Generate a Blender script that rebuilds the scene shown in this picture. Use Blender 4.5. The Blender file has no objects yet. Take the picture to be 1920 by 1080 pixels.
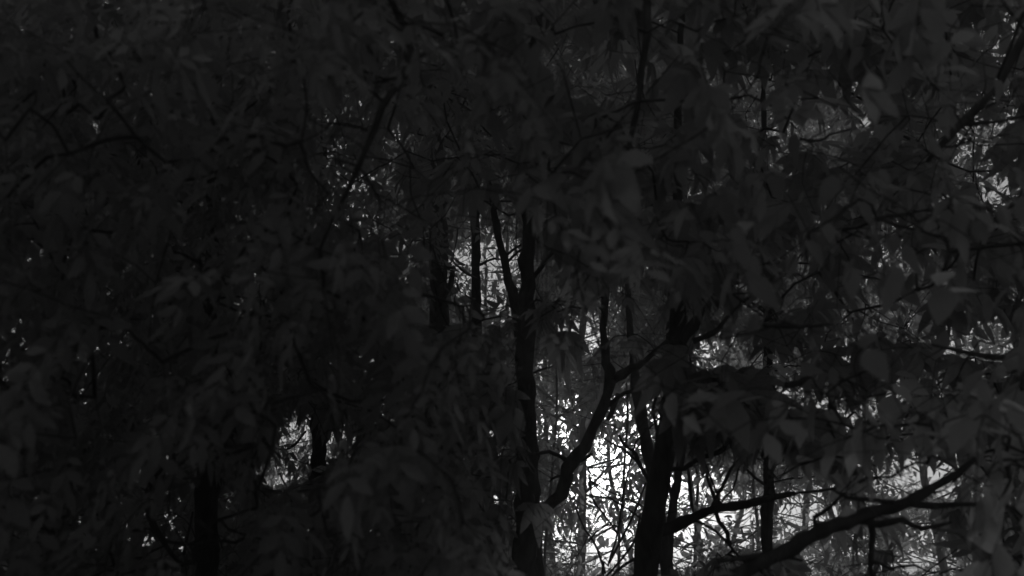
import bpy, math, random
import numpy as np
from mathutils import Vector, Matrix
R = math.radians
rng = np.random.default_rng(11)
random.seed(11)
sc = bpy.context.scene
COL = sc.collection

# ------------------------------------------------------------------ camera
PITCH = R(17.5); CAMZ = 3.0; FPX = 1663.0
cam = bpy.data.cameras.new('camera'); camo = bpy.data.objects.new('camera', cam); COL.objects.link(camo)
camo.location = (0, 0, CAMZ); camo.rotation_euler = (math.pi/2 + PITCH, 0, 0)
cam.sensor_width = 36.0; cam.lens = 36.0*FPX/1920.0; cam.clip_start = 0.05; cam.clip_end = 5000
cam.dof.use_dof = True; cam.dof.focus_distance = 16.0; cam.dof.aperture_fstop = 1.25
sc.camera = camo
CP, SP = math.cos(PITCH), math.sin(PITCH)
FW = np.array([0, CP, SP]); UP = np.array([0, -SP, CP]); C0 = np.array([0, 0, CAMZ])

# ------------------------------------------------------------------ sky and sun
SUN_EL, SUN_AZ = 2.8, 6.5            # degrees above the horizon, degrees to the right of straight ahead
sdir = np.array([math.sin(R(SUN_AZ))*math.cos(R(SUN_EL)), math.cos(R(SUN_AZ))*math.cos(R(SUN_EL)), math.sin(R(SUN_EL))])
w = bpy.data.worlds.new('World'); sc.world = w; w.use_nodes = True
nt = w.node_tree; nt.nodes.clear()
out = nt.nodes.new('ShaderNodeOutputWorld'); bg = nt.nodes.new('ShaderNodeBackground')
sky = nt.nodes.new('ShaderNodeTexSky'); sky.sky_type = 'NISHITA'; sky.sun_disc = False
sky.sun_elevation = R(SUN_EL); sky.sun_rotation = R(SUN_AZ); sky.dust_density = 4.0; sky.air_density = 1.0
bw = nt.nodes.new('ShaderNodeRGBToBW')
nt.links.new(sky.outputs[0], bw.inputs[0])
# thin evening cloud lit round the low sun: a round glow that dies away from the sun
geo = nt.nodes.new('ShaderNodeTexCoord')
dot = nt.nodes.new('ShaderNodeVectorMath'); dot.operation = 'DOT_PRODUCT'; dot.inputs[1].default_value = tuple(sdir)
nt.links.new(geo.outputs['Generated'], dot.inputs[0])
mr = nt.nodes.new('ShaderNodeMapRange'); mr.inputs[1].default_value = math.cos(R(26)); mr.inputs[2].default_value = 1.0
mr.inputs[3].default_value = 0.0; mr.inputs[4].default_value = 1.0
nt.links.new(dot.outputs['Value'], mr.inputs[0])
pw = nt.nodes.new('ShaderNodeMath'); pw.operation = 'POWER'; pw.inputs[1].default_value = 14.0
nt.links.new(mr.outputs[0], pw.inputs[0])
ma = nt.nodes.new('ShaderNodeMath'); ma.operation = 'MULTIPLY_ADD'; ma.inputs[1].default_value = 13.0; ma.inputs[2].default_value = 0.14
nt.links.new(pw.outputs[0], ma.inputs[0])
mu = nt.nodes.new('ShaderNodeMath'); mu.operation = 'MULTIPLY'
nt.links.new(bw.outputs[0], mu.inputs[0]); nt.links.new(ma.outputs[0], mu.inputs[1])
ev = nt.nodes.new('ShaderNodeMath'); ev.operation = 'ADD'; ev.inputs[1].default_value = 1.2   # even cloud cover
nt.links.new(mu.outputs[0], ev.inputs[0]); nt.links.new(ev.outputs[0], bg.inputs['Color'])
bg.inputs['Strength'].default_value = 0.05
nt.links.new(bg.outputs[0], out.inputs[0])

sl = bpy.data.lights.new('sun', 'SUN'); sl.energy = 5.0; sl.angle = R(3); sl.color = (1, 1, 1)
so = bpy.data.objects.new('sun', sl); COL.objects.link(so)
so.rotation_euler = Vector(tuple(-sdir)).to_track_quat('-Z', 'Y').to_euler()

sc.view_settings.view_transform = 'Standard'; sc.view_settings.look = 'None'
sc.view_settings.exposure = 1.45; sc.view_settings.gamma = 1.0; sc.view_settings.use_curve_mapping = False
sc.cycles.max_bounces = 6; sc.cycles.diffuse_bounces = 4; sc.cycles.glossy_bounces = 2; sc.cycles.transmission_bounces = 4
sc.cycles.use_denoising = True

# ------------------------------------------------------------------ picking places: photo pixel -> ray, and back
def P(px, py, d):
    return C0 + d*(FW + (px-960)/FPX*np.array([1.0, 0, 0]) - (py-540)/FPX*UP)
def proj(p):
    q = np.atleast_2d(p) - C0
    z = q@FW; zz = np.where(np.abs(z) < 1e-3, 1e-3, z)
    return 960+FPX*q[:, 0]/zz, 540-FPX*(q@UP)/zz, z

# foliage thickness seen from the path: open sightlines, thin places, thick places
W4, H4 = 480, 270
yy, xx = np.mgrid[0:H4, 0:W4]; xx = xx*4+2; yy = yy*4+2
DM = np.full((H4, W4), 4.0)
def ell(M, cx, cy, rx, ry, v, rot=0, soft=False):
    a = R(rot); dx = xx-cx; dy = yy-cy
    u = (dx*math.cos(a)+dy*math.sin(a))/rx; t = (-dx*math.sin(a)+dy*math.cos(a))/ry
    r = u*u+t*t
    if soft:
        k = np.clip(1.6-r, 0, 1); M[:] = M*(1-k)+v*k
    else: M[r < 1] = v
def poly(M, pts, v):
    ins = np.zeros(M.shape, bool); n = len(pts)
    for i in range(n):
        x1, y1 = pts[i]; x2, y2 = pts[(i+1) % n]
        if y1 == y2: continue
        c = ((y1 > yy) != (y2 > yy)) & (xx < (x2-x1)*(yy-y1)/(y2-y1)+x1)
        ins ^= c
    M[ins] = v
# thin places (one leaf deep, paler)
for a in [(1580, 760, 200, 170, 2.0), (1130, 640, 130, 90, 1.2), (1480, 200, 190, 130, 1.5), (1150, 140, 100, 60, 1.5),
          (1330, 40, 120, 50, 1.5), (1850, 250, 100, 90, 1.4), (1830, 50, 90, 60, 1.5), (1500, 600, 260, 90, 2.0),
          (1780, 640, 170, 60, 1.6), (900, 520, 110, 100, .9), (1690, 960, 260, 110, 1.9), (820, 380, 90, 80, 3.0),
          (1260, 380, 60, 30, 1.6), (980, 880, 80, 180, 2.0), (1700, 420, 150, 60, 2.0)]:
    ell(DM, *a, soft=True)
GAPS_E = [(1440, 437, 7, 6), (1490, 470, 14, 14), (1378, 530, 14, 16, 30), (1402, 525, 8, 8), (1480, 568, 14, 8), (1535, 565, 12, 10),
    (1605, 560, 16, 9, 30), (1633, 570, 7, 16), (1697, 570, 14, 13), (1715, 580, 6, 12), (1570, 655, 26, 9, 25), (1545, 642, 10, 8),
    (1335, 650, 16, 14), (1352, 685, 22, 24), (1378, 668, 22, 24), (1320, 645, 10, 30, 40), (1408, 672, 18, 9, -20), (1247, 648, 12, 10), (1330, 688, 12, 10),
    (1343, 588, 14, 8), (1255, 580, 5, 26), (1225, 575, 16, 22), (1213, 620, 8, 12),
    (1082, 616, 14, 24), (1110, 618, 14, 26, -15), (1158, 545, 14, 20), (1158, 585, 14, 14), (1150, 655, 8, 10), (1185, 600, 10, 10), (1188, 665, 6, 12, 20),
    (1050, 495, 12, 12), (1040, 480, 8, 16), (1020, 520, 26, 20), (1195, 515, 6, 14), (1180, 520, 7, 12),
    (1790, 613, 18, 12), (1757, 610, 8, 14), (1875, 640, 22, 18), (1850, 670, 30, 8, 20), (1820, 645, 14, 7), (1905, 570, 10, 10), (1652, 607, 12, 6), (1645, 618, 8, 5),
    (1490, 745, 14, 18), (1484, 758, 8, 14), (1548, 772, 9, 12), (1569, 770, 9, 16), (1589, 745, 8, 8), (1660, 718, 12, 10), (1634, 770, 8, 16), (1655, 760, 9, 18), (1590, 775, 6, 4), (1774, 760, 7, 7),
    (1918, 720, 16, 6), (1855, 812, 6, 4), (1828, 822, 4, 5), (1768, 858, 10, 9), (1768, 878, 8, 6), (1910, 882, 18, 4, 20), (1850, 860, 12, 3, 45),
    (1612, 875, 12, 12), (1490, 872, 22, 12), (1465, 862, 8, 12), (1505, 880, 14, 8),
    (1710, 880, 46, 18, 0), (1765, 895, 26, 12), (1700, 905, 46, 14), (1690, 935, 60, 9), (1790, 925, 14, 12), (1780, 945, 60, 7), (1620, 925, 14, 12, 40), (1572, 915, 6, 12),
    (1500, 953, 30, 28), (1545, 958, 20, 12, -20), (1550, 982, 18, 10), (1530, 990, 12, 8), (1505, 1040, 30, 14), (1535, 1065, 30, 12), (1552, 1063, 10, 6),
    (1690, 1010, 56, 18), (1625, 1015, 14, 18), (1740, 1025, 28, 10), (1725, 1058, 66, 13, 5), (1625, 1060, 26, 16), (1590, 1070, 20, 8), (1835, 1045, 12, 10), (1870, 1012, 22, 5, 30), (1865, 1072, 14, 8),
    (1790, 1048, 10, 5), (1905, 935, 14, 8), (1880, 950, 12, 6), (1918, 1068, 6, 8), (1790, 985, 60, 8, 8),
    (555, 822, 22, 24), (560, 852, 16, 8), (630, 822, 16, 18), (627, 850, 14, 12), (520, 890, 26, 34), (672, 806, 6, 12, 20), (660, 828, 5, 9),
    (684, 681, 24, 9), (700, 688, 10, 8), (718, 702, 4, 16), (740, 680, 10, 5), (645, 674, 7, 7), (664, 655, 9, 5, 40), (730, 772, 7, 7),
    (703, 997, 7, 11), (681, 1008, 7, 5), (782, 1060, 5, 8), (868, 1076, 12, 7), (905, 1072, 6, 9), (948, 972, 4, 12), (921, 1052, 4, 9), (860, 890, 10, 7), (783, 890, 4, 12, 20), (952, 820, 4, 10), (903, 862, 5, 6), (957, 880, 4, 8),
    (797, 528, 12, 18), (772, 533, 4, 8), (790, 572, 14, 10), (853, 602, 8, 8), (868, 605, 5, 14), (850, 620, 5, 8), (908, 608, 9, 8), (955, 650, 6, 5), (940, 675, 5, 5), (955, 672, 10, 14), (912, 640, 8, 6),
    (945, 562, 40, 6), (955, 376, 12, 7), (945, 395, 10, 5), (862, 470, 10, 20), (880, 500, 26, 26), (875, 545, 24, 18), (920, 470, 26, 40), (960, 500, 26, 60), (940, 535, 60, 26), (1050, 550, 20, 10),
    (14, 606, 12, 4), (40, 600, 8, 4), (10, 650, 5, 6), (162, 645, 5, 6), (185, 634, 8, 4), (157, 706, 5, 5), (735, 480, 5, 5), (800, 490, 8, 12),
    (1275, 380, 8, 4), (1298, 388, 5, 4), (1305, 362, 5, 3), (1542, 387, 12, 4), (1233, 335, 4, 3), (1180, 332, 4, 6), (1770, 330, 4, 10), (1838, 344, 12, 4), (1855, 370, 8, 3),
    (1620, 430, 6, 4), (1735, 430, 6, 4), (1810, 480, 6, 3), (1745, 545, 12, 18, -30), (1505, 500, 5, 5), (1520, 512, 7, 6)]
for g in GAPS_E:
    ell(DM, *g[:4], 0.0, rot=(g[4] if len(g) > 4 else 0))
OPEN_P = [[(1003, 672), (1050, 690), (1120, 700), (1150, 735), (1235, 735), (1240, 830), (1215, 960), (1180, 1090), (1008, 1090), (1030, 960), (1003, 930)],
    [(1255, 835), (1320, 850), (1395, 850), (1432, 870), (1432, 1010), (1400, 1045), (1350, 1000), (1260, 1000), (1240, 1090), (1215, 1090), (1245, 960)],
    [(1448, 935), (1480, 935), (1500, 985), (1480, 1020), (1448, 1040)],
    [(1260, 1045), (1300, 1060), (1330, 1090), (1230, 1090)]]
for p_ in OPEN_P: poly(DM, p_, 0.0)
# leaves of closer sprays that reach back over the openings
for a in [(1240, 1000, 10, 10, 2), (1310, 1030, 50, 30, 1.8), (1065, 790, 30, 22, .7), (1215, 760, 30, 12, .5), (1060, 990, 30, 16, .6)]:
    ell(DM, *a)
for _ in range(120):
    cx, cy = rng.uniform(1000, 1920), rng.uniform(0, 600)
    ell(DM, cx, cy, rng.uniform(8, 30), rng.uniform(6, 14), rng.uniform(.3, .9), rot=rng.uniform(-40, 40))
for _ in range(50):
    cx, cy = rng.uniform(720, 1000), rng.uniform(250, 600)
    ell(DM, cx, cy, rng.uniform(8, 30), rng.uniform(6, 16), rng.uniform(.8, 1.4), rot=rng.uniform(-40, 40))
ell(DM, 300, 200, 260, 220, 4.0)
# thicker to the left
DM *= np.clip(2.0-xx/900.0, 1.0, 2.0)
# far crowns: how full they are in each sightline (0 = bare sky, 1 = full)
FM = np.full((H4, W4), 0.95)
for a in [(1080, 800, 110, 120, .55), (1145, 935, 75, 60, .22), (1180, 870, 60, 40, .2), (1100, 1030, 110, 90, .16), (1345, 945, 110, 80, .2), (1260, 1050, 60, 40, .12), (1130, 870, 60, 40, .3), (1090, 620, 60, 50, .1), (1500, 955, 45, 40, .08), (1360, 680, 60, 50, .6),
          (560, 830, 40, 50, .6), (630, 840, 30, 50, .4), (1700, 890, 90, 50, .5), (1740, 1055, 90, 22, .1), (1158, 565, 25, 60, .4), (1480, 750, 40, 40, .3), (1640, 760, 50, 40, .4), (1570, 655, 40, 20, .1),
          (920, 520, 90, 80, .12), (700, 680, 50, 30, .4), (1390, 880, 60, 40, .7), (1170, 780, 60, 40, .6), (703, 997, 12, 14, .05), (1020, 685, 30, 20, .3)]:
    ell(FM, *a, soft=True)
# where nearer sprays part: in front of these stems, and in front of the dim open spaces of the canopy
NM = np.ones((H4, W4))
for a in [(770, 300, 230, 190, .15), (330, 970, 110, 110, .4), (1800, 230, 130, 90, .3), (1190, 220, 50, 170, .5), (1500, 190, 150, 90, .35), (1120, 130, 110, 60, .4)]: ell(NM, *a, soft=True)
STEMS = []
for dep, pts, hw in [(8.7, [(984, 1080), (986, 1010)], 26), (8.7, [(992, 1010), (997, 690)], 9), (8.7, [(988, 680), (988, 625)], 22), (8.7, [(990, 560), (990, 430)], 18),
        (8.3, [(1022, 955), (1050, 925), (1072, 865), (1112, 805), (1146, 712), (1136, 655)], 16), (8.3, [(1146, 712), (1208, 678)], 12),
        (7.2, [(1206, 1080), (1222, 980), (1238, 880), (1246, 810)], 30), (7.2, [(1240, 995), (1300, 968), (1400, 945), (1490, 925)], 11), (7.2, [(1275, 630), (1277, 575)], 20), (7.2, [(1300, 640), (1360, 600)], 9),
        (7.3, [(1280, 878), (1345, 845), (1380, 834)], 8), (4.8, [(1390, 1080), (1470, 1035), (1540, 995), (1650, 960), (1800, 884)], 17), (4.8, [(1650, 980), (1760, 982)], 10), (4.8, [(1690, 942), (1820, 942)], 9),
        (7.7, [(390, 1080), (388, 890)], 26), (6.7, [(345, 1060), (295, 1000), (277, 950), (295, 885)], 10), (13, [(824, 600), (824, 545)], 18), (13, [(893, 620), (893, 470)], 10),
        (10.5, [(966, 560), (934, 440)], 12), (10.5, [(1439, 1040), (1441, 865)], 13), (4.3, [(718, 190), (690, 270), (655, 350), (600, 470)], 12), (4.8, [(1870, 165), (1740, 302)], 14), (5.0, [(1420, 606), (1560, 607)], 9), (4.6, [(1745, 646), (1920, 668)], 9),
        (5.3, [(1214, 30), (1196, 200), (1160, 385)], 9), (12.5, [(597, 880), (597, 800)], 18), (9.8, [(1228, 905), (1192, 720)], 13), (5, [(1472, 722), (1512, 714)], 12)]:
    for (xa, ya), (xb, yb) in zip(pts[:-1], pts[1:]): STEMS.append((dep, xa, ya, xb, yb, hw))
def hides_stem(u, v, z):
    h = np.zeros(u.shape, bool)
    for dep, xa, ya, xb, yb, hw in STEMS:
        dx, dy = xb-xa, yb-ya; t = np.clip(((u-xa)*dx+(v-ya)*dy)/(dx*dx+dy*dy), 0, 1)
        h |= (np.hypot(u-xa-t*dx, v-ya-t*dy) < hw) & (z < dep) & (z > 0)
    return h
def look(M, u, v, default):
    i = (v//4).astype(int); j = (u//4).astype(int)
    ok = (i >= 0) & (i < H4) & (j >= 0) & (j < W4)
    r = np.full(u.shape, float(default)); r[ok] = M[i[ok], j[ok]]
    return r

# ------------------------------------------------------------------ materials
def mat(name):
    m = bpy.data.materials.new(name); m.use_nodes = True; m.node_tree.nodes.clear(); return m, m.node_tree
def leaf_mat(name, col, trans, rough=0.5, gloss=0.03):
    m, t = mat(name); n = t.nodes; L = t.links
    o = n.new('ShaderNodeOutputMaterial'); g = n.new('ShaderNodeNewGeometry'); oi = n.new('ShaderNodeObjectInfo')
    ad = n.new('ShaderNodeMath'); ad.operation = 'ADD'; L.new(g.outputs['Random Per Island'], ad.inputs[0]); L.new(oi.outputs['Random'], ad.inputs[1])
    fr = n.new('ShaderNodeMath'); fr.operation = 'FRACT'; L.new(ad.outputs[0], fr.inputs[0])
    no = n.new('ShaderNodeTexNoise'); no.inputs['Scale'].default_value = 30; no.inputs['Detail'].default_value = 3
    tc = n.new('ShaderNodeTexCoord'); L.new(tc.outputs['Object'], no.inputs['Vector'])
    mx = n.new('ShaderNodeMath'); mx.operation = 'MULTIPLY_ADD'; mx.inputs[1].default_value = 0.5; mx.inputs[2].default_value = 0.45
    L.new(fr.outputs[0], mx.inputs[0])
    m2 = n.new('ShaderNodeMath'); m2.operation = 'MULTIPLY_ADD'; m2.inputs[1].default_value = 0.7; L.new(no.outputs[0], m2.inputs[0]); L.new(mx.outputs[0], m2.inputs[2])
    def scaled(c):
        s = n.new('ShaderNodeMath'); s.operation = 'MULTIPLY'; s.inputs[1].default_value = c; L.new(m2.outputs[0], s.inputs[0]); return s
    d = n.new('ShaderNodeBsdfDiffuse'); L.new(scaled(col).outputs[0], d.inputs[0])
    tr = n.new('ShaderNodeBsdfTranslucent'); L.new(scaled(trans).outputs[0], tr.inputs[0])
    a = n.new('ShaderNodeAddShader'); L.new(d.outputs[0], a.inputs[0]); L.new(tr.outputs[0], a.inputs[1])
    gl = n.new('ShaderNodeBsdfGlossy'); gl.inputs['Roughness'].default_value = rough; gl.inputs['Color'].default_value = (1, 1, 1, 1)
    ms = n.new('ShaderNodeMixShader'); ms.inputs[0].default_value = gloss; L.new(a.outputs[0], ms.inputs[1]); L.new(gl.outputs[0], ms.inputs[2])
    L.new(ms.outputs[0], o.inputs[0]); return m
def rough_mat(name, c1, c2, scale, bump=0.4, stretch=(1, 1, 1)):
    m, t = mat(name); n = t.nodes; L = t.links
    o = n.new('ShaderNodeOutputMaterial'); b = n.new('ShaderNodeBsdfPrincipled'); b.inputs['Roughness'].default_value = 0.9; b.inputs['Specular IOR Level'].default_value = 0.1
    tc = n.new('ShaderNodeTexCoord'); mp = n.new('ShaderNodeMapping'); mp.inputs['Scale'].default_value = stretch; L.new(tc.outputs['Object'], mp.inputs[0])
    no = n.new('ShaderNodeTexNoise'); no.inputs['Scale'].default_value = scale; no.inputs['Detail'].default_value = 8; L.new(mp.outputs[0], no.inputs['Vector'])
    cr = n.new('ShaderNodeValToRGB'); cr.color_ramp.elements[0].color = (c1, c1, c1, 1); cr.color_ramp.elements[1].color = (c2, c2, c2, 1)
    cr.color_ramp.elements[0].position = .3; cr.color_ramp.elements[1].position = .7
    L.new(no.outputs[0], cr.inputs[0]); L.new(cr.outputs[0], b.inputs['Base Color'])
    bp = n.new('ShaderNodeBump'); bp.inputs['Strength'].default_value = bump; bp.inputs['Distance'].default_value = 0.02; L.new(no.outputs[0], bp.inputs['Height']); L.new(bp.outputs[0], b.inputs['Normal'])
    L.new(b.outputs[0], o.inputs[0]); return m
M_NEAR = leaf_mat('leaf_near', 0.10, 0.21)
M_DARK = leaf_mat('leaf_deep', 0.075, 0.22)
M_BACKLIT = leaf_mat('leaf_backlit', 0.12, 0.34)  # light behind the right-hand crowns put into a paler, more translucent leaf colour
M_MID = leaf_mat('leaf_mid', 0.12, 0.28)
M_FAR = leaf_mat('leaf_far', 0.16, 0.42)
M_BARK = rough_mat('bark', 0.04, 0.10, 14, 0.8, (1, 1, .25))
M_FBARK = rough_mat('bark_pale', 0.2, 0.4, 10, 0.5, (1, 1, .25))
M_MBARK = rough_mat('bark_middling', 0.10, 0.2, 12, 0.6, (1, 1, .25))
M_GROUND = rough_mat('leaf_litter', 0.05, 0.14, 6, 1.0)
M_HILL = rough_mat('hill', 0.05, 0.09, .05, .2)

# ------------------------------------------------------------------ mesh helpers
def mesh_np(name, V, faces_flat, sizes, m, smooth=True):
    me = bpy.data.meshes.new(name)
    V = np.asarray(V, np.float32).reshape(-1, 3); ff = np.asarray(faces_flat, np.int32).ravel(); sz = np.asarray(sizes, np.int32)
    me.vertices.add(len(V)); me.vertices.foreach_set('co', V.ravel())
    me.loops.add(len(ff)); me.loops.foreach_set('vertex_index', ff)
    me.polygons.add(len(sz)); st = np.concatenate([[0], np.cumsum(sz)[:-1]]).astype(np.int32) if len(sz) else sz
    me.polygons.foreach_set('loop_start', st)
    me.polygons.foreach_set('use_smooth', np.full(len(sz), smooth))
    me.update(calc_edges=True); me.validate(); me.materials.append(m); return me
def link(name, me, parent=None, **props):
    o = bpy.data.objects.new(name, me); COL.objects.link(o)
    if parent is not None: o.parent = parent
    for k, v in props.items(): o[k] = v
    return o
def nrm(v): return v/(np.linalg.norm(v)+1e-9)
class Tubes:
    def __init__(s): s.V = []; s.F = []; s.n = 0
    def add(s, pts, rad, sides=6, rough=0.0):
        pts = np.asarray(pts, float); k = len(pts)
        T = np.gradient(pts, axis=0); ref = np.array([.3, .9, .1]) if abs(nrm(T[0])[1]) < .8 else np.array([1., 0, .2])
        an = np.arange(sides)*2*math.pi/sides
        for i in range(k):
            t = nrm(T[i]); a = nrm(np.cross(t, ref)); b = np.cross(t, a)
            rr = rad[i]*(1+rough*rng.uniform(-1, 1, sides)) if rough else np.full(sides, rad[i])
            s.V.append(pts[i]+(np.cos(an)*rr)[:, None]*a+(np.sin(an)*rr)[:, None]*b)
        for i in range(k-1):
            for j in range(sides):
                j2 = (j+1) % sides; o = s.n+i*sides
                s.F.append((o+j, o+j2, o+sides+j2, o+sides+j))
        # pointed cap
        s.V.append((pts[-1]+nrm(T[-1])*rad[-1])[None]); c = s.n+k*sides; o = s.n+(k-1)*sides
        for j in range(sides): s.F.append((o+j, o+(j+1) % sides, c, c))
        s.n += k*sides+1
    def mesh(s, name, m):
        ff = []; sz = []
        for f in s.F:
            if f[2] == f[3]: ff += f[:3]; sz.append(3)
            else: ff += f; sz.append(4)
        return mesh_np(name, np.concatenate(s.V), ff, sz, m)
def spline(pts, rad, step=0.25, wob=0.0):
    pts = np.asarray(pts, float); rad = np.asarray(rad, float); n = len(pts)
    P_ = []; Rr = []
    for i in range(n-1):
        p0 = pts[max(i-1, 0)]; p1 = pts[i]; p2 = pts[i+1]; p3 = pts[min(i+2, n-1)]
        k = max(2, int(np.linalg.norm(p2-p1)/step))
        for q in range(k):
            t = q/k
            P_.append(.5*((2*p1)+(-p0+p2)*t+(2*p0-5*p1+4*p2-p3)*t*t+(-p0+3*p1-3*p2+p3)*t**3)); Rr.append(rad[i]*(1-t)+rad[i+1]*t)
    P_.append(pts[-1]); Rr.append(rad[-1]); P_ = np.array(P_)
    if wob: P_[1:-1] += rng.normal(0, wob, P_[1:-1].shape)
    return P_, np.array(Rr)

# leaf templates, stem at the origin, growing along +X, upper face +Z
def leaflet(x0, y0, ang, L, Wd, fine=True):
    ca, sa = math.cos(ang), math.sin(ang)
    st = [(.22, .62), (.5, 1.0), (.78, .62)] if fine else [(.45, 1.0)]
    V = [(0, 0, 0)]
    for t, wv in st:
        for sgn in (-1, 0, 1): V.append((t*L, sgn*Wd*wv, abs(sgn)*Wd*wv*.28))
    V.append((L, 0, 0)); F = []
    F += [(0, 1, 2), (0, 2, 3)]
    for i in range(len(st)-1):
        a = 1+3*i; F += [(a, a+3, a+4, a+1), (a+1, a+4, a+5, a+2)]
    a = 1+3*(len(st)-1); b = len(V)-1; F += [(a, b, a+1), (a+1, b, a+2)]
    V = [(x0+x*ca-y*sa, y0+x*sa+y*ca, z) for x, y, z in V]
    return V, F
def template(kind, fine=True):
    V = []; F = []
    def addl(v, f):
        o = len(V); V.extend(v); F.extend([tuple(o+i for i in g) for g in f])
    if kind == 'palm':
        for a, l in ((-72, .52), (-36, .68), (0, .76), (36, .68), (72, .5)): addl(*leaflet(.24, 0, R(a), l, l*.165, fine))
        addl([(0, -.006, 0), (0, .006, 0), (.25, 0, 0)], [(0, 1, 2)])
    elif kind == 'pinnate':
        for x, a, l in ((.2, 62, .32), (.2, -60, .34), (.42, 50, .42), (.44, -52, .42), (.62, 0, .42)): addl(*leaflet(x, 0, R(a), l, l*.22, fine))
        addl([(0, -.006, 0), (0, .006, 0), (.64, 0, 0)], [(0, 1, 2)])
    elif kind == 'three':
        for a, l in ((-50, .6), (0, .78), (50, .6)): addl(*leaflet(.2, 0, R(a), l, l*.26, fine))
        addl([(0, -.006, 0), (0, .006, 0), (.22, 0, 0)], [(0, 1, 2)])
    else:
        addl(*leaflet(.1, 0, 0, .9, .27, fine)); addl([(0, -.008, 0), (0, .008, 0), (.12, 0, 0)], [(0, 1, 2)])
    V = np.array(V); V[:, 2] -= .22*V[:, 0]**2+.25*np.abs(V[:, 1])**2
    return V, F
_template = template
def template(kind, fine=True):
    if kind != 'tiny': return _template(kind, fine)
    return np.array([(0, 0, 0), (1, 0, -.2), (.3, .24, .06), (.7, .2, -.02), (.3, -.24, .06), (.7, -.2, -.02)]), [(0, 1, 3, 2), (0, 4, 5, 1)]
TPL = {k: (template(k, True), template(k, False)) for k in ('palm', 'pinnate', 'three', 'oval', 'tiny')}
def tpl_arrays(T):
    V, F = T; ff = np.array([i for f in F for i in f]); sz = np.array([len(f) for f in F]); return V, ff, sz
def warp(V, curl, bend, thin):
    V = V.copy(); x = V[..., 0:1]; V[..., 2:3] -= curl*x*x; V[..., 1:2] = V[..., 1:2]*thin+bend*x*x; return V
def leaf_mesh(kind, m):
    V, ff, sz = tpl_arrays(TPL[kind][0]); V = warp(V, rng.uniform(-.1, .6), rng.uniform(-.25, .25), rng.uniform(.75, 1.1)); return mesh_np('leaf_'+kind, V, ff, sz, m)
def bake(name, T, base, X, Y, Z, S, m):
    V, ff, sz = tpl_arrays(T); n = len(base); k = len(V)
    if n < 60000: V = warp(np.repeat(V[None], n, 0), rng.uniform(-.1, .6, (n, 1, 1)), rng.uniform(-.25, .25, (n, 1, 1)), rng.uniform(.7, 1.1, (n, 1, 1)))
    else: V = V[None]
    W = base[:, None, :]+S[:, None, None]*(V[..., 0:1]*X[:, None, :]+V[..., 1:2]*Y[:, None, :]+V[..., 2:3]*Z[:, None, :])
    FF = (ff[None, :]+(np.arange(n)*k)[:, None]).ravel()
    return mesh_np(name, W.reshape(-1, 3), FF, np.tile(sz, n), m)
def frames(X):
    X = X/np.linalg.norm(X, axis=1, keepdims=True); n = len(X)
    up = np.tile([0, 0, 1.0], (n, 1))+rng.normal(0, .42, (n, 3))
    Y = np.cross(up, X); Y /= np.linalg.norm(Y, axis=1, keepdims=True)+1e-9
    return X, Y, np.cross(X, Y)

# ------------------------------------------------------------------ ground, lake, hills
def grid(name, x0, x1, y0, y1, nx, ny, hf, m):
    X, Y = np.meshgrid(np.linspace(x0, x1, nx), np.linspace(y0, y1, ny)); Z = hf(X, Y)
    V = np.stack([X, Y, Z], -1).reshape(-1, 3); i = np.arange((ny-1)*(nx-1)); r = i//(nx-1)*nx+i % (nx-1)
    ff = np.stack([r, r+1, r+nx+1, r+nx], 1).ravel()
    return link(name, mesh_np(name, V, ff, np.full(len(i), 4), m), kind='structure')
def gz(X, Y):
    z = .12*np.sin(X*.7+1)*np.cos(Y*.6)+.06*np.sin(X*2.1+Y*1.7)
    s = np.clip((Y-60)/60.0, 0, 1); return z*(1-s)-1.0*s
grid('ground', -400, 400, -60, 400, 400, 300, gz, M_GROUND)
grid('forest_floor', -16, 16, -8, 24, 120, 120, lambda X, Y: gz(X, Y)+.02+.03*np.sin(X*7)*np.sin(Y*6.1)-.25*np.clip(np.maximum(np.abs(X)-13, np.abs(Y-8)-13), 0, 3), M_GROUND)
grid('hills', -400, 400, 250, 400, 300, 40, lambda X, Y: -2+np.clip((Y-250)/60, 0, 1)*(3+2*np.sin(X*.013)+1*np.sin(X*.041+1)+.6*np.sin(X*.17)), M_HILL)

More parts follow.
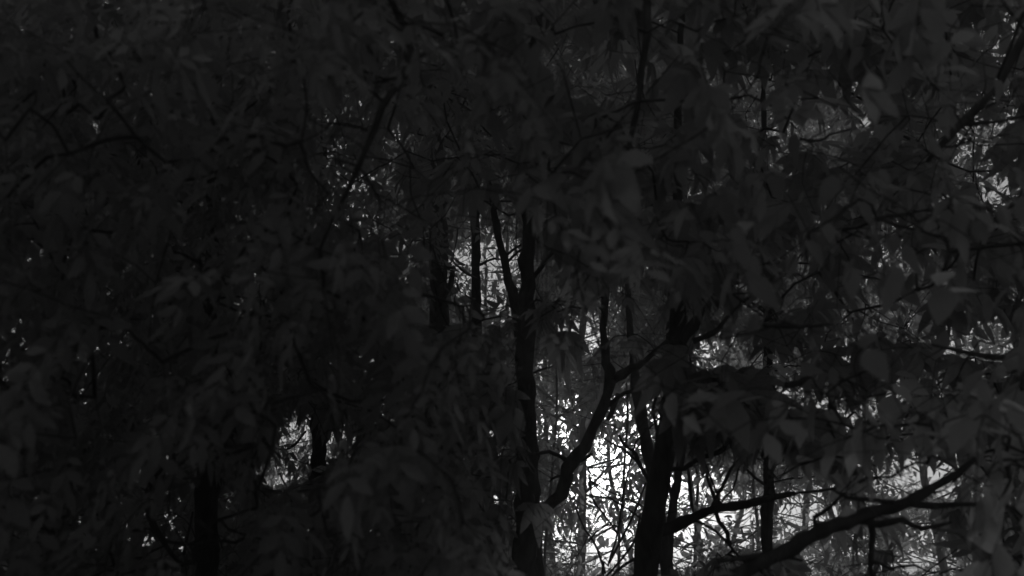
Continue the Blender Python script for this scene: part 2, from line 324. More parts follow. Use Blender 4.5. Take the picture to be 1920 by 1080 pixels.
# ------------------------------------------------------------------ trees
def crosses(a, b):
    t = np.linspace(0, 1, 9)[:, None]; q = a+(b-a)*t; u, v, z = proj(q)
    return ((look(DM, u, v, 3) < .05) & (z > 0)).sum()
class Tree:
    def __init__(s, name, label, cat, lines, centre, kind, size, m, bark=M_BARK, group=None, depth='near'):
        s.name = name; s.label = label; s.cat = cat; s.kind = kind; s.size = size; s.m = m; s.bark = bark; s.group = group
        s.lines = lines; s.centre = [np.asarray(c, float) for c in centre]; s.pts = []; s.depth = depth
    def build(s):
        base = s.lines[0][1][0]; root = bpy.data.objects.new(s.name, None); COL.objects.link(root); root.location = base; root['label'] = s.label; root['category'] = s.cat
        if s.group: root['group'] = s.group
        s.root = root; b0 = np.array(base, float)
        nodes = []; nrad = []
        for nm, pts, rad in s.lines:
            p, r = spline(pts, rad, .12, 0); t = Tubes(); p[1:-1] += rng.normal(0, .12, (len(p)-2, 3))*r[1:-1, None]
            r = r*(1+.08*rng.normal(0, 1, len(r)))
            if nm == 'branch':
                kk = np.arange(len(p)); wv = sum(np.outer(np.sin(kk*f+rng.uniform(0, 6))-math.sin(0), rng.normal(0, .010, 3)) for f in (.5, .9, 1.7)); p += wv*np.minimum(1, kk/4)[:, None]
                for _ in range(max(2, len(p)//3)):
                    g = p[rng.integers(1, len(p))]; d1 = nrm((p[-1]-p[0])*.6/np.linalg.norm(p[-1]-p[0])+rng.normal(0, .6, 3)); ln_ = rng.uniform(.12, .4)
                    t.add(np.array([g, g+d1*ln_*.5+rng.normal(0, .02, 3), g+d1*ln_+rng.normal(0, .05, 3)])-b0, [.0045, .003, .0015], 4)
            t.add(p-b0, r, 12 if r[0] > .06 else 8, .09)
            link(nm, t.mesh(nm, s.bark), root)
            nodes += list(p); nrad += list(r)
        nodes = np.array(nodes); S = np.array(s.pts) if len(s.pts) else np.zeros((0, 3))
        LB = []; LX = []
        if len(S):
            d = np.sqrt(((S[:, None]-nodes[None, ::3])**2).sum(-1)).min(1); order = np.argsort(d)
            N = [n for n in nodes]; par = [-1]*len(N); NA = np.zeros((len(N)+len(S)*2+2, 3)); NA[:len(N)] = nodes; cnt = len(N)
            ends = []
            for i in order:
                p = S[i]; q = NA[:cnt]; dd = ((q-p)**2).sum(1); dd = np.where(q[:, 2] > p[2]+.5, dd*1.4, dd)
                j = int(np.argmin(dd)); a = q[j]
                if crosses(a, p) > 2 and rng.random() < .85: continue
                mid = (a+p)/2+rng.normal(0, .07, 3)*min(1, math.sqrt(dd[j])); mid[2] += .06*math.sqrt(dd[j])
                NA[cnt] = mid; par.append(j); NA[cnt+1] = p; par.append(cnt); ends.append((cnt+1, cnt, j)); cnt += 2
            w_ = np.zeros(cnt)
            for e, mi, j in ends:
                w_[e] += 1
            for i in range(cnt-1, -1, -1):
                if par[i] >= 0: w_[par[i]] += w_[i]
            t = Tubes(); bs = .0028 if s.depth == 'near' else .004
            for e, mi, j in ends:
                a, m_, p = NA[j], NA[mi], NA[e]; r1 = min(.011, bs*w_[mi]**.42); r2 = min(.010, bs*w_[e]**.42)
                dr = nrm(nrm(p-m_)*.6+rng.normal(0, .35, 3)+np.array([0, 0, -.25])); L = rng.uniform(.3, .55)*(1 if s.depth == 'near' else 1.3)
                tw_ = [p, p+dr*L*.5+[0, 0, -.02], p+dr*L+[0, 0, -.08]]
                t.add(np.array([a, m_, p])-b0, [r1, (r1+r2)/2, r2], 5 if s.depth == 'near' else 4)
                t.add(np.array(tw_)-b0, [bs, bs*.8, bs*.5], 4 if s.depth == 'near' else 3)
                nl = rng.integers(5, 9); sd = nrm(np.cross(dr, [0, 0, 1]))
                for q in range(nl):
                    f = (q+.7)/nl; bp_ = p+dr*L*f+np.array([0, 0, -.08*f*f]); sg = 1 if q % 2 else -1
                    ax = dr*(.3+.5*f)+sd*sg*(.9-.5*f)+np.array([0, 0, -rng.uniform(.0, 1.15)])+rng.normal(0, .2, 3)
                    LB.append(bp_); LX.append(ax)
            link('twigs', t.mesh('twigs', s.bark), root, kind='stuff')
        if not LB: return
        LB = np.array(LB); X, Y, Z = frames(np.array(LX)); n = len(LB)
        Sz = s.size*rng.uniform(.5, 1.25, n)
        ok = np.ones(n, bool); u0, v0, z0 = proj(LB+X*Sz[:, None]*.5)
        dmid = look(DM, u0, v0, 3.0); ok &= rng.random(n) < np.clip(dmid/3.4, .0, 1)
        for f, g in ((.3, 0), (.95, 0), (.7, .4), (.7, -.4)):
            u, v, z = proj(LB+X*Sz[:, None]*f+Y*Sz[:, None]*g); h = look(DM, u, v, 3.0); ok &= (h > .05) | (rng.random(n) < .03); ok &= ~hides_stem(u, v, z) | (rng.random(n) < .04)
        ok &= (z0 > 9.2) | (rng.random(n) < look(NM, u0, v0, 1.0))
        ok &= (z0 > 1.2) | (np.linalg.norm(LB-C0, axis=1) > 2.2)
        LB, X, Y, Z, Sz, z0, u0, v0 = [a[ok] for a in (LB, X, Y, Z, Sz, z0, u0, v0)]
        inf = (u0 > 0) & (u0 < 1920) & (v0 > 0) & (v0 < 1080); score = Sz/z0*np.where(inf, 1, .01); od = np.argsort(-score)
        sel = [i for i in od[:300] if inf[i]]; rest = np.array(sorted(set(range(len(LB)))-set(sel)), int)
        mes = [leaf_mesh(s.kind, s.m) for _ in range(7)]
        for i in sel:
            o = bpy.data.objects.new('leaf', mes[i % 7]); COL.objects.link(o); o.parent = root
            o.matrix_local = Matrix(((X[i, 0]*Sz[i], Y[i, 0]*Sz[i], Z[i, 0]*Sz[i], LB[i, 0]-b0[0]), (X[i, 1]*Sz[i], Y[i, 1]*Sz[i], Z[i, 1]*Sz[i], LB[i, 1]-b0[1]), (X[i, 2]*Sz[i], Y[i, 2]*Sz[i], Z[i, 2]*Sz[i], LB[i, 2]-b0[2]), (0, 0, 0, 1)))
        if len(rest):
            link('foliage', bake('foliage', TPL[s.kind][0 if s.depth == 'near' else 1], LB[rest]-b0, X[rest], Y[rest], Z[rest], Sz[rest], s.m), root, kind='stuff')
        s.count = len(LB)
def down(px, py, d, gx=0.0):
    p = P(px, py, d); return [p[0]+gx, p[1], -.1+0*d]
def L(name, d, *pts):          # limb through photo-picked places: (px, py, width px[, depth])
    pp = []; rr = []
    for t in pts:
        dd = t[3] if len(t) > 3 else d; pp.append(P(t[0], t[1], dd)); rr.append(t[2]*.5/FPX*dd)
    return (name, pp, rr)
def trunk(d, *pts, base=None):
    n, pp, rr = L('trunk', d, *pts); dn = pp[0]-pp[1]; dn = dn/np.linalg.norm(dn)*.45
    q = pp[0]+dn; k = max(0.0, q[2]/max(.15, -dn[2]))
    b_ = base or (q[0]+dn[0]*k*.5, q[1]+dn[1]*k*.5)
    b3 = np.array([b_[0], b_[1], float(gz(np.array(b_[0]), np.array(b_[1])))-.1]); m3 = q*.5+b3*.5; m3[:2] = q[:2]*.6+b3[:2]*.4
    return ('trunk', [b3, m3, q]+pp, [rr[0]*1.5, rr[0]*1.2, rr[0]*1.03]+rr)

T = []
# --- the trees that can be told apart
T.append(Tree('broadleaf_tree', 'straight dark trunk left of the bright opening, edged by drooping leaves, one limb crooked', 'tree',
    [trunk(9, (984, 1080, 46), (988, 900, 40), (987, 700, 36), (987, 560, 33), (990, 440, 28), (996, 250, 24), (1003, 20, 18), (1010, -250, 10)),
     L('limb', 9, (996, 985, 22, 9), (1022, 955, 22, 8.8), (1052, 927, 22, 8.7), (1060, 895, 24, 8.6), (1070, 865, 25, 8.6), (1095, 838, 21, 8.6), (1112, 800, 20, 8.6), (1130, 765, 20, 8.6), (1146, 712, 24, 8.6), (1136, 680, 18, 8.6), (1134, 655, 16, 8.6), (1134, 560, 14, 8.7), (1150, 400, 9, 8.8)),
     L('limb', 8.6, (1146, 712, 20), (1168, 702, 17), (1190, 690, 15), (1208, 678, 12), (1250, 640, 8)),
     L('branch', 8.6, (1134, 765, 8), (1155, 748, 7), (1180, 735, 7), (1205, 722, 6), (1228, 712, 4)),
     L('branch', 8.7, (1066, 866, 9), (1050, 856, 8), (1030, 851, 7), (1003, 850, 6)),
     L('branch', 8.6, (1072, 866, 10), (1090, 861, 9), (1108, 858, 7)),
     L('branch', 8.6, (1058, 892, 6), (1045, 896, 5), (1034, 902, 4)),
     L('branch', 9, (990, 530, 10), (1015, 500, 9), (1040, 470, 8), (1060, 430, 5)),
     L('branch', 9, (1000, 700, 5), (1020, 690, 4), (1045, 680, 3))],
    [P(960, 560, 8.5), P(900, 800, 8.5), P(980, 300, 8.5), P(1120, 560, 8.6)], 'palm', .40, M_NEAR))
T.append(Tree('broadleaf_tree', 'leaning dark trunk rising in front of the brightest part, widest in the view', 'tree',
    [trunk(7.5, (1206, 1080, 52), (1222, 980, 48), (1238, 880, 42), (1252, 790, 36), (1262, 700, 32), (1272, 600, 28), (1275, 500, 22), (1270, 300, 16), (1280, 0, 10)),
     L('limb', 7.5, (1226, 1000, 22), (1262, 988, 20), (1300, 968, 18), (1350, 953, 17), (1400, 945, 16), (1450, 932, 13), (1490, 925, 9)),
     L('limb', 7.6, (1275, 640, 26), (1300, 610, 20), (1318, 570, 15), (1330, 500, 10)),
     L('branch', 7.6, (1300, 640, 12), (1335, 625, 10), (1358, 605, 9), (1390, 560, 6)),
     L('branch', 7.5, (1248, 878, 9), (1285, 878, 9), (1312, 860, 9), (1345, 845, 9), (1375, 834, 8), (1400, 836, 4)),
     L('branch', 7.5, (1218, 905, 9), (1200, 870, 8), (1180, 842, 7), (1160, 820, 5)),
     L('branch', 7.5, (1235, 820, 6), (1225, 770, 6), (1232, 735, 5), (1240, 700, 4)),
     L('branch', 7.5, (1205, 975, 4), (1170, 950, 4), (1140, 930, 3), (1100, 895, 3)),
     L('branch', 7.5, (1205, 950, 4), (1160, 925, 3), (1110, 900, 3)),
     L('branch', 7.5, (1206, 880, 5), (1175, 846, 4), (1150, 832, 3), (1135, 824, 3)),
     L('branch', 7.5, (1340, 955, 9), (1350, 975, 8), (1362, 1000, 8), (1368, 1022, 7)),
     L('branch', 7.5, (1345, 950, 8), (1330, 905, 7), (1318, 870, 6), (1314, 850, 5)),
     L('branch', 7.5, (1350, 945, 5), (1370, 915, 4), (1388, 878, 4), (1398, 855, 3)),
     L('branch', 7.5, (1292, 885, 4), (1293, 920, 4), (1299, 955, 5)),
     L('branch', 7.5, (1208, 1040, 7), (1185, 1052, 6), (1160, 1075, 5), (1140, 1090, 4)),
     L('branch', 7.5, (1330, 958, 7), (1345, 925, 7), (1360, 900, 6), (1385, 870, 5), (1400, 850, 4)),
     L('branch', 7.5, (1350, 950, 6), (1340, 910, 5), (1325, 880, 5), (1315, 850, 4)),
     L('branch', 7.5, (1300, 975, 5), (1340, 995, 5), (1370, 1030, 4), (1400, 1060, 3))],
    [P(1280, 560, 7.5), P(1340, 760, 7.2), P(1300, 250, 7.5)], 'palm', .42, M_NEAR))
T.append(Tree('understory_tree', 'low tree whose long dark limb slants up to the right across the bottom right corner', 'tree',
    [trunk(5, (1310, 1200, 44), (1345, 1110, 38), base=(.9, 4.8)),
     L('limb', 5, (1345, 1110, 38), (1400, 1072, 28), (1435, 1052, 27), (1470, 1037, 27), (1505, 1012, 28), (1540, 998, 26), (1575, 981, 26), (1600, 977, 22), (1650, 958, 22), (1700, 943, 21), (1750, 914, 17), (1800, 884, 13), (1840, 850, 8)),
     L('branch', 5, (1600, 972, 16), (1650, 984, 13), (1690, 980, 11), (1735, 987, 9), (1775, 978, 5)),
     L('branch', 5, (1700, 942, 14), (1750, 950, 12), (1790, 942, 10), (1835, 940, 7), (1900, 952, 4)),
     L('branch', 5, (1690, 945, 10), (1640, 935, 9), (1590, 930, 7), (1560, 920, 5)),
     L('branch', 5, (1750, 925, 5), (1780, 912, 4), (1815, 895, 3)),
     L('branch', 5, (1345, 1052, 10), (1400, 1046, 10), (1450, 1045, 9), (1500, 1050, 6)),
     L('branch', 5.1, (1530, 990, 10), (1530, 970, 9), (1560, 950, 7), (1580, 925, 5)),
     L('branch', 5.3, (1634, 985, 12), (1636, 1030, 11), (1634, 1090, 10)),
     L('branch', 5, (1610, 905, 6), (1650, 893, 6), (1690, 880, 5), (1730, 862, 4)),
     L('branch', 5.2, (1636, 1052, 7), (1668, 1066, 6), (1720, 1060, 6), (1760, 1070, 4), (1800, 1066, 3)),
     L('branch', 5.2, (1600, 890, 14), (1598, 860, 13), (1608, 840, 11))],
    [P(1650, 820, 5), P(1820, 900, 4.8), P(1600, 1040, 5)], 'oval', .20, M_BACKLIT))
T.append(Tree('broadleaf_tree', 'shadowy trunk standing alone at the lower left with a curved twig beside it', 'tree',
    [trunk(8, (390, 1080, 44), (388, 980, 42), (388, 890, 38), (392, 700, 32), (400, 400, 24), (410, 50, 14)),
     L('limb', 8, (396, 940, 20), (408, 912, 16), (412, 880, 12), (440, 800, 8)),
     L('branch', 7, (345, 1060, 8), (322, 1040, 8), (295, 1000, 12), (277, 960, 12), (275, 925, 10), (295, 885, 7), (340, 850, 4)),
     L('branch', 7.5, (345, 1040, 6), (352, 1000, 5), (362, 960, 4)),
     L('branch', 7.8, (455, 958, 5), (480, 955, 5), (500, 950, 3))],
    [P(380, 650, 7.5), P(250, 850, 7), P(450, 900, 7)], 'palm', .32, M_DARK))
T.append(Tree('overhanging_tree', 'tree overhead whose thin bough hangs down through the upper left foliage', 'tree',
    [('trunk', [np.array([-2.4, -.4, -.1]), np.array([-2.3, -.2, 3]), np.array([-2.0, 0.4, 5.2]), np.array([-1.6, 1.4, 6.6])], [.14, .12, .09, .06]),
     ('limb', [np.array([-1.6, 1.4, 6.6]), np.array([-1.1, 3.0, 6.3]), P(760, 60, 4.8), P(718, 200, 4.6), P(690, 270, 4.5), P(655, 350, 4.5), P(625, 410, 4.5), P(600, 470, 4.5)], [.06, .04, .024, .019, .015, .013, .009, .006]),
     L('branch', 4.5, (690, 245, 6), (665, 235, 6), (630, 233, 5), (605, 240, 4)),
     L('branch', 4.5, (622, 372, 5), (605, 350, 5), (585, 320, 5), (566, 290, 4)),
     L('branch', 4.6, (718, 190, 7), (690, 160, 6), (668, 120, 5)),
     L('branch', 4.7, (830, 65, 12), (800, 50, 9), (750, 25, 6)),
     L('branch', 4.5, (600, 470, 5), (560, 450, 5), (510, 415, 4))],
    [P(500, 250, 4.6), P(650, 420, 4.5), P(250, 450, 5), P(750, 80, 5)], 'pinnate', .30, M_DARK))
T.append(Tree('overhanging_tree', 'tree overhead whose dark slender stem shows among the leaves at top centre', 'tree',
    [('trunk', [np.array([.7, -1.2, -.1]), np.array([.8, -.9, 3.4]), np.array([1.0, -.2, 6.0]), np.array([1.0, 1.0, 7.2])], [.13, .11, .09, .06]),
     ('limb', [np.array([1.0, 1.0, 7.2]), np.array([1.0, 3.0, 6.9]), P(1222, -60, 5.6), P(1214, 60, 5.5), P(1203, 130, 5.5), P(1196, 200, 5.5), P(1178, 280, 5.5), P(1160, 385, 5.5)], [.06, .05, .03, .024, .021, .018, .014, .008]),
     L('branch', 5.4, (1196, 190, 7), (1300, 190, 6), (1400, 185, 5), (1500, 230, 4)),
     L('branch', 5.4, (1178, 275, 7), (1080, 270, 5), (1000, 250, 4)),
     L('branch', 5.4, (1214, 60, 7), (1130, 40, 5), (1040, 60, 4)),
     L('branch', 5.4, (1500, 260, 6), (1530, 262, 7), (1560, 250, 5), (1620, 240, 4))],
    [P(1200, 120, 5.4), P(1000, 200, 5.4), P(1400, 120, 5.2), P(1200, 350, 5.6)], 'three', .27, M_NEAR))
T.append(Tree('overhanging_tree', 'tree beyond the right edge whose forked bough slants across the upper right', 'tree',
    [('trunk', [np.array([4.6, 4.2, -.1]), np.array([4.4, 4.3, 3]), np.array([4.1, 4.5, 5.5]), np.array([3.8, 4.6, 7])], [.12, .1, .07, .05]),
     ('limb', [np.array([4.22, 4.45, 4.6]), P(1990, 60, 5), P(1870, 165, 5), P(1810, 225, 5), P(1785, 250, 5), P(1762, 275, 5), P(1740, 302, 5)], [.05, .035, .02, .026, .022, .018, .012]),
     L('branch', 5, (1800, 232, 12), (1850, 232, 8), (1900, 222, 6), (1950, 220, 4)),
     L('branch', 5, (1790, 240, 10), (1840, 205, 7), (1880, 180, 5)),
     L('branch', 4.8, (1920, 668, 13), (1860, 668, 12), (1800, 655, 9), (1745, 646, 6)),
     L('branch', 4.8, (1645, 412, 12), (1665, 403, 7), (1710, 398, 5), (1750, 395, 3)),
     L('branch', 4.8, (1650, 410, 8), (1690, 425, 6), (1740, 438, 5), (1800, 440, 3)),
     L('branch', 5.2, (1416, 606, 7), (1440, 608, 10), (1500, 608, 9), (1560, 607, 6)),
     L('branch', 5.2, (1422, 604, 5), (1450, 590, 4), (1475, 575, 3)),
     L('branch', 5.2, (1472, 722, 12), (1488, 720, 14), (1505, 716, 11), (1520, 712, 4)),
     L('branch', 5.2, (1556, 800, 11), (1558, 775, 11), (1560, 750, 9))],
    [P(1780, 250, 4.9), P(1850, 550, 4.8), P(1600, 450, 5), P(1700, 90, 5)], 'oval', .16, M_NEAR))
# --- second rank, 10 to 17 m
T.append(Tree('slender_tree', 'dim trunk seen left of the small window of light at mid height', 'tree',
    [trunk(12, (824, 1000, 42), (826, 800, 40), (824, 600, 38), (824, 500, 34), (822, 380, 28), (815, 100, 16)),
     L('limb', 12, (832, 560, 16), (845, 540, 12), (850, 500, 8))],
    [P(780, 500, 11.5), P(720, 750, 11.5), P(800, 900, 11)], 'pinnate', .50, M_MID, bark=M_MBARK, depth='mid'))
T.append(Tree('slender_tree', 'thin upright trunk crossing the small window of light at mid height', 'tree',
    [trunk(14, (896, 900, 22), (894, 620, 20), (893, 540, 18), (892, 460, 17), (894, 300, 12), (895, 0, 7)),
     L('branch', 14, (893, 500, 6), (915, 490, 5), (935, 482, 4)), L('branch', 14, (893, 520, 5), (870, 510, 5), (850, 495, 3))],
    [P(890, 250, 13)], 'pinnate', .50, M_MID, depth='mid'))
T.append(Tree('leaning_tree', 'slim dark trunk leaning left inside the small window of light', 'tree',
    [trunk(11, (985, 720, 20), (966, 575, 19), (955, 530, 17), (944, 480, 16), (934, 440, 14), (910, 300, 8)),
     L('branch', 11, (950, 478, 5), (968, 464, 5), (985, 455, 4)), L('branch', 11, (953, 490, 5), (970, 474, 5), (988, 462, 4))],
    [P(900, 120, 11)], 'pinnate', .45, M_MID, depth='mid'))
T.append(Tree('leaning_tree', 'paler slim stem leaning left just behind the forked leaning trunk', 'tree',
    [trunk(10, (1240, 990, 24), (1228, 905, 24), (1215, 840, 23), (1202, 780, 21), (1192, 720, 18), (1180, 600, 12), (1170, 400, 8)),
     L('branch', 10, (1160, 738, 10), (1150, 762, 10), (1143, 790, 9))],
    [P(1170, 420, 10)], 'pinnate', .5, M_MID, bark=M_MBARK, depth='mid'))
T.append(Tree('slender_tree', 'narrow upright trunk right of the bright opening, dark against the pale patches', 'tree',
    [trunk(11, (1438, 1080, 22), (1439, 960, 22), (1441, 860, 20), (1440, 700, 17), (1436, 450, 13), (1430, 100, 8)),
     L('branch', 11, (1438, 912, 5), (1415, 895, 5), (1400, 880, 4))],
    [P(1500, 500, 10.5), P(1620, 700, 10.5), P(1500, 250, 11)], 'pinnate', .45, M_BACKLIT, depth='mid'))
T.append(Tree('sapling', 'spindly bare sapling of thin crossing stems in the brightest part of the opening', 'sapling',
    [('trunk', [np.array(P(1130, 1080, 10))*[1, 1, 0]-[0, 0, .1], P(1128, 1100, 10), P(1140, 1060, 10), P(1158, 1000, 10), P(1166, 940, 10), P(1182, 868, 10)], [.02, .016, .013, .011, .009, .005]),
     L('branch', 10, (1135, 1075, 5), (1120, 1030, 4), (1100, 990, 4), (1075, 950, 3)),
     L('branch', 10, (1142, 1055, 5), (1170, 1000, 4), (1195, 950, 4), (1212, 905, 3)),
     L('branch', 10, (1158, 1000, 4), (1130, 960, 4), (1110, 930, 3), (1102, 890, 3)),
     L('branch', 10, (1132, 1085, 5), (1165, 1050, 4), (1190, 1010, 4), (1200, 970, 3)),
     L('branch', 10, (1160, 990, 4), (1140, 985, 3), (1100, 1010, 3))],
    [P(1160, 880, 10)], 'pinnate', .3, M_MID, depth='mid'))
T.append(Tree('slender_tree', 'short stretch of upright stem close behind the right side of the leaning trunk', 'tree',
    [trunk(11.5, (1250, 1080, 18), (1258, 980, 17), (1270, 900, 16), (1280, 830, 14), (1285, 600, 10), (1285, 300, 7)),
     L('branch', 11.5, (1262, 950, 7), (1256, 915, 6), (1250, 890, 5)), L('branch', 11.5, (1290, 880, 5), (1296, 920, 5), (1300, 960, 4))],
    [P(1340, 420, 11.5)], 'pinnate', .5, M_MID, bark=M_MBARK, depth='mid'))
T.append(Tree('slender_tree', 'upright trunk parting two pale patches low in the left half', 'tree',
    [trunk(13, (596, 1050, 32), (597, 900, 30), (597, 820, 29), (600, 600, 22), (605, 200, 12)),
     L('branch', 12.9, (610, 880, 9), (640, 858, 8), (655, 825, 7), (672, 800, 5)), L('branch', 12.9, (538, 842, 5), (555, 832, 5), (572, 810, 4))],
    [P(560, 600, 12), P(600, 950, 12), P(550, 250, 12)], 'pinnate', .50, M_MID, depth='mid'))
T.append(Tree('slender_tree', 'hidden trunk at the far left showing only its dark foliage', 'tree',
    [trunk(11, (110, 1080, 40), (108, 800, 34), (100, 400, 22), (100, 50, 14))],
    [P(120, 700, 10.5), P(100, 250, 10.5), P(250, 500, 10.5)], 'pinnate', .50, M_MID, depth='mid'))
T.append(Tree('slender_tree', 'leafy crown filling the right edge behind the drooping boughs', 'tree',
    [trunk(12, (1968, 1080, 36), (1966, 800, 30), (1960, 400, 22), (1950, 50, 14)), L('limb', 12, (1966, 780, 14), (1880, 740, 10), (1800, 730, 6))],
    [P(1820, 700, 11.5), P(1800, 300, 11.5), P(1900, 950, 11)], 'pinnate', .48, M_MID, depth='mid'))
T.append(Tree('slender_tree', 'leafy tree whose crown closes the top of the view above the bright opening', 'tree',
    [trunk(13, (1222, 1080, 18), (1245, 800, 18), (1262, 500, 18), (1262, 100, 14))],
    [P(1100, 200, 12.5), P(1400, 0, 12.5), P(750, 100, 12.5)], 'pinnate', .50, M_MID, depth='mid'))

# --- scatter sprays through the near and middle canopy, give each to the nearest crown
def scatter(n, d0, d1, lo, trees):
    d = (rng.random(n)*(d1**3-d0**3)+d0**3)**(1/3)
    u = rng.uniform(-300, 2220, n); v = rng.uniform(-260, 1260, n)
    p = C0+d[:, None]*(FW+((u-960)/FPX)[:, None]*np.array([1.0, 0, 0])-((v-540)/FPX)[:, None]*UP)
    D = look(DM, u, v, 4.0); ok = (D > .05) & (rng.random(n) < np.clip(.15+D/3, 0, 1)) & (p[:, 2] > .5); p = p[ok]
    C = []; I = []
    for i, t in enumerate(trees):
        for c in t.centre: C.append(c); I.append(i)
    C = np.array(C); I = np.array(I)
    k = I[np.argmin(((p[:, None]-C[None])**2*np.array([1, .5, 1])).sum(-1), 1)]
    for i, t in enumerate(trees): t.pts += list(p[k == i])
NEAR = [t for t in T if t.depth == 'near']; MID = [t for t in T if t.depth == 'mid']
scatter(1500, 3.6, 6.4, 0, [t for t in NEAR if t.name != 'broadleaf_tree'])
scatter(1300, 6.4, 9.0, 0, [t for t in NEAR if t.name == 'broadleaf_tree'])
scatter(5000, 9.5, 15, 0, MID)
def behind(t, n, lo, hi):       # unseen sprays added over and beside the camera to shade the left leaves
    q = rng.uniform(lo, hi, (n, 3)); u, v, z = proj(q); out_ = (z < .5) | (np.abs(u-960) > 1150) | (v < -250)
    t.pts += list(q[out_ & (np.linalg.norm(q-C0, axis=1) > 2.4)])
OV = [t for t in T if t.name == 'overhanging_tree']
behind(OV[0], 420, [-9, -1, 6.0], [-.5, 7.5, 9.5]); behind(OV[0], 520, [-9, -6, 3.5], [-.5, 5, 8.5]); behind(OV[0], 400, [-10, -4, .5], [-4, 7, 6]); behind(OV[0], 380, [-4.5, -.5, .8], [-1.6, 2.8, 7]); behind(OV[1], 200, [-.5, -4, 5.5], [3, 3, 8.5])
def cluster(t, px, py, d, sx, sy, n):
    for _ in range(n): t.pts.append(P(px+rng.uniform(-sx, sx), py+rng.uniform(-sy, sy), d+rng.uniform(-.4, .4)))
cluster(T[1], 1300, 715, 6.6, 60, 60, 30); cluster(T[1], 1400, 760, 6.4, 90, 50, 26); cluster(T[0], 955, 720, 8.2, 25, 60, 14); cluster(T[0], 958, 900, 8.2, 20, 90, 16); cluster(T[0], 990, 580, 8.2, 60, 25, 12)
cluster(T[0], 1130, 600, 8.0, 70, 60, 16); cluster(T[2], 1650, 800, 5, 120, 60, 22)
for t in T: t.build()

# ------------------------------------------------------------------ far trees, 18 to 42 m
def far_tree(px, d, w_px, lean, label, crown_lo, crown_hi, rad, nleaf, name='far_tree'):
    w_px *= .62; b = P(px, 985, d); b[2] = float(gz(b[0], b[1]))-.1; root = bpy.data.objects.new(name, None); COL.objects.link(root); root.location = b
    root['label'] = label; root['category'] = 'tree'; root['group'] = 'slim trees towards the light'
    H = crown_hi; r = w_px*.5/FPX*d
    lean += rng.normal(0, .03); pts = [np.zeros(3), np.array([rng.normal(0, .1), .1, H*.12]), np.array([lean*H*.3+rng.normal(0, .12), .1, H*.25]), np.array([lean*H*.4, .1, H*.4]), np.array([lean*H*.7+rng.normal(0, .1), 0, H*.7]), np.array([lean*H, 0, H])]
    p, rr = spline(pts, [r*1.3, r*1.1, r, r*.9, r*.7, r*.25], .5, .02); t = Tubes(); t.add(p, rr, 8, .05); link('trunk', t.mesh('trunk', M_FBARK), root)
    t = Tubes(); nb = 80; E = []
    for i in range(nb):
        h = rng.uniform(.5, H*.97); k = min(len(p)-1, int(h/H*len(p))); a = rng.uniform(0, 2*math.pi); Lb = rng.uniform(.35, 1)*rad*(1.05-.5*h/H)
        dr = np.array([math.cos(a), math.sin(a), rng.uniform(-.1, .6)]); q = p[k]+dr*Lb*.55+rng.normal(0, .1, 3); e = p[k]+dr*Lb+rng.normal(0, .15, 3)+[0, 0, .1]
        t.add([p[k], q, e], [r*.28, r*.17, .008], 4); E.append((p[k], q, e))
        for _ in range(3):
            g = q+(e-q)*rng.random(); t.add([g, g+rng.normal(0, .3, 3), g+rng.normal(0, .5, 3)], [.008, .006, .003], 3)
    link('branches', t.mesh('branches', M_FBARK), root, kind='stuff')
    cl = []
    for i in range(nleaf//26):
        a_, q, e = E[rng.integers(nb)]; c = q+(e-q)*rng.uniform(.0, 1.15)
        cl.append(c+rng.normal(0, .26, (26, 3)))
    LBs = np.concatenate(cl); X, Y, Z = frames(rng.normal(0, 1, (len(LBs), 3))+[0, 0, -.5]); S = rng.uniform(.13, .27, len(LBs))
    W_ = LBs+b; cn = np.sin(W_[:, 0]*2.3+np.sin(W_[:, 2]*1.9))*np.sin(W_[:, 2]*2.7+1.3*np.sin(W_[:, 1]*1.5))
    u, v, z = proj(W_); ok = ((cn > -.25) | (W_[:, 2] > 8.5)) & (LBs[:, 2] > crown_lo) & (rng.random(len(LBs)) < look(FM, u, v, .75))
    link('foliage', bake('foliage', TPL['tiny'][1], LBs[ok], X[ok], Y[ok], Z[ok], S[ok], M_FAR), root, kind='stuff')
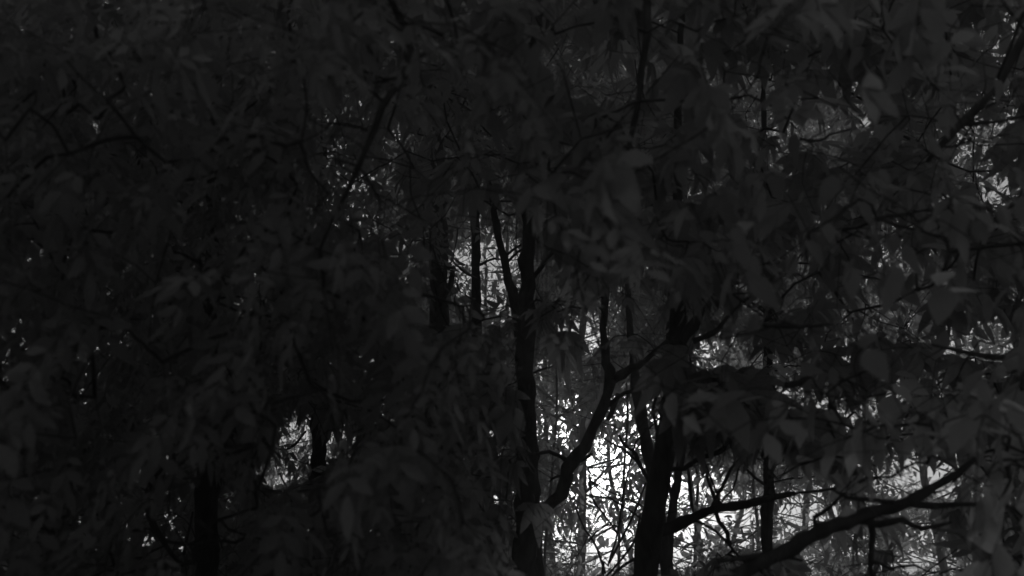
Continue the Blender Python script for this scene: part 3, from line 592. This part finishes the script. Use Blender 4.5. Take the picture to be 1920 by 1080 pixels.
FAR = [(1030, 15, 9, -.02, 'leafy sapling filling the gap between the straight dark trunk and its crooked limb', .5), (1150, 16, 8, .02, 'leafy sapling at the upper end of the bright opening', 8), (1290, 16, 9, .03, 'leafy sapling behind the long low branch of the leaning trunk', .5), (1420, 17, 9, .0, 'leafy sapling beside the narrow upright trunk', .5), (1088, 20, 24, .03, 'grey trunk low in the brightest opening, left of the leaning trunk', 1.2), (1045, 24, 18, -.01, 'thin grey stem just right of the straight dark trunk', .6),
    (1185, 26, 12, -.06, 'hazy stem leaning left against the brightest glow', 2.5), (1300, 24, 16, -.02, 'pale stem between the leaning trunk and the narrow upright one', 1.5),
    (1350, 30, 14, .08, 'pale stem leaning right behind the low slanting branch', 1.5), (1500, 26, 18, .03, 'pale tree showing through the round gap right of the narrow trunk', 3.0),
    (1580, 21, 18, -.04, 'pale tree behind the right hand leaves', 2), (1660, 28, 20, .02, 'pale tree seen through the gaps over the slanting limb', 3.5), (1750, 22, 22, .02, 'pale tree behind the upper fork of the slanting limb', 4), (1860, 26, 24, 0, 'pale tree near the right edge', 1),
    (860, 20, 16, .0, 'pale stem at the left side of the small window of light', 0), (915, 25, 13, -.01, 'pale stem between the thin trunks in the small window', 0), (975, 22, 14, .02, 'pale stem at the right side of the small window', 0), (1020, 30, 14, 0, 'pale stem against the right side of the straight dark trunk', 0),
    (780, 24, 18, .02, 'pale stem behind the left speckled gaps', 0), (690, 21, 18, .01, 'pale tree behind the small bright slit left of centre', 0), (620, 27, 18, .02, 'pale tree behind the right one of the two low left patches', 0), (540, 24, 18, -.02, 'pale tree behind the left one of the two low left patches', 0),
    (420, 23, 22, 0, 'pale tree hidden behind the lower left trunk', 0), (260, 22, 22, .01, 'pale tree behind the dark left foliage', 0), (90, 23, 22, 0, 'pale tree behind the far left specks', 0)]
for px, d, w_, ln, lb, lo in FAR:
    far_tree(px, d, w_, ln, lb, lo*.3, 12+rng.random()*3+d*.28, 2.8+d*.06, 11000)

# ------------------------------------------------------------------ shrubs of the understorey between the far trees
for i in range(34):
    d = rng.uniform(17, 48); px = 960+rng.uniform(-1100, 1100) if i > 15 else rng.uniform(990, 1700)
    b = P(px, 985, d); b[2] = float(gz(b[0], b[1]))-.05; hh = rng.uniform(2.2, 4.2); root = bpy.data.objects.new('shrub', None); COL.objects.link(root); root.location = b
    root['label'] = '%s pale shrub %s, %s the slim far stems' % ('low' if hh < 2.8 else 'middling' if hh < 3.5 else 'tall', ('low behind the dark left foliage' if px < 500 else 'below the two low left patches' if px < 760 else 'left of the straight dark trunk' if px < 990 else 'under the crooked limb' if px < 1190 else 'right of the leaning trunk' if px < 1430 else 'under the slanting limb' if px < 1700 else 'near the right edge'), ('in front of' if d < 24 else 'among' if d < 36 else 'beyond')); root['category'] = 'shrub'; root['group'] = 'understorey shrubs'
    t = Tubes(); cl = []
    for k in range(22):
        a = rng.uniform(0, 6.28); q = np.array([math.cos(a), math.sin(a), 0])*rng.uniform(.3, 1.6); e = q+[0, 0, hh*rng.uniform(.5, 1)]
        m_ = e*.5+rng.normal(0, .12, 3); m_[:2] *= .7
        t.add(spline([q*.12, m_, e], [.02, .014, .006], .3, .04)[0], np.linspace(.02, .006, len(spline([q*.12, m_, e], [.02, .014, .006], .3, 0)[0])), 4)
        for _ in range(6):
            g = m_+(e-m_)*rng.uniform(-.4, 1); g2 = g+rng.normal(0, .4, 3); t.add([g, g2], [.006, .003], 3); cl.append(g2+rng.normal(0, .22, (30, 3)))
    link('stems', t.mesh('stems', M_FBARK), root, kind='stuff')
    LBs = np.concatenate(cl); X, Y, Z = frames(rng.normal(0, 1, (len(LBs), 3))+[0, 0, -.4]); S = rng.uniform(.10, .22, len(LBs)); u, v, z = proj(LBs+b)
    ok = rng.random(len(LBs)) < look(FM, u, v, .75)
    link('foliage', bake('foliage', TPL['tiny'][1], LBs[ok], X[ok], Y[ok], Z[ok], S[ok], M_FAR), root, kind='stuff')

# ------------------------------------------------------------------ night air
mh, th = mat('haze_air'); oh = th.nodes.new('ShaderNodeOutputMaterial'); vh = th.nodes.new('ShaderNodeVolumePrincipled')
vh.inputs['Color'].default_value = (.9, .9, .9, 1); vh.inputs['Density'].default_value = .007; vh.inputs['Anisotropy'].default_value = .35
th.links.new(vh.outputs[0], oh.inputs['Volume'])
x0, x1, y0, y1, z0, z1 = -402, 402, -62, 402, -4, 34
V = [(x, y, z) for z in (z0, z1) for y in (y0, y1) for x in (x0, x1)]
link('haze', mesh_np('haze', V, [0, 2, 3, 1, 4, 5, 7, 6, 0, 1, 5, 4, 2, 6, 7, 3, 0, 4, 6, 2, 1, 3, 7, 5], [4]*6, mh, False), kind='stuff')
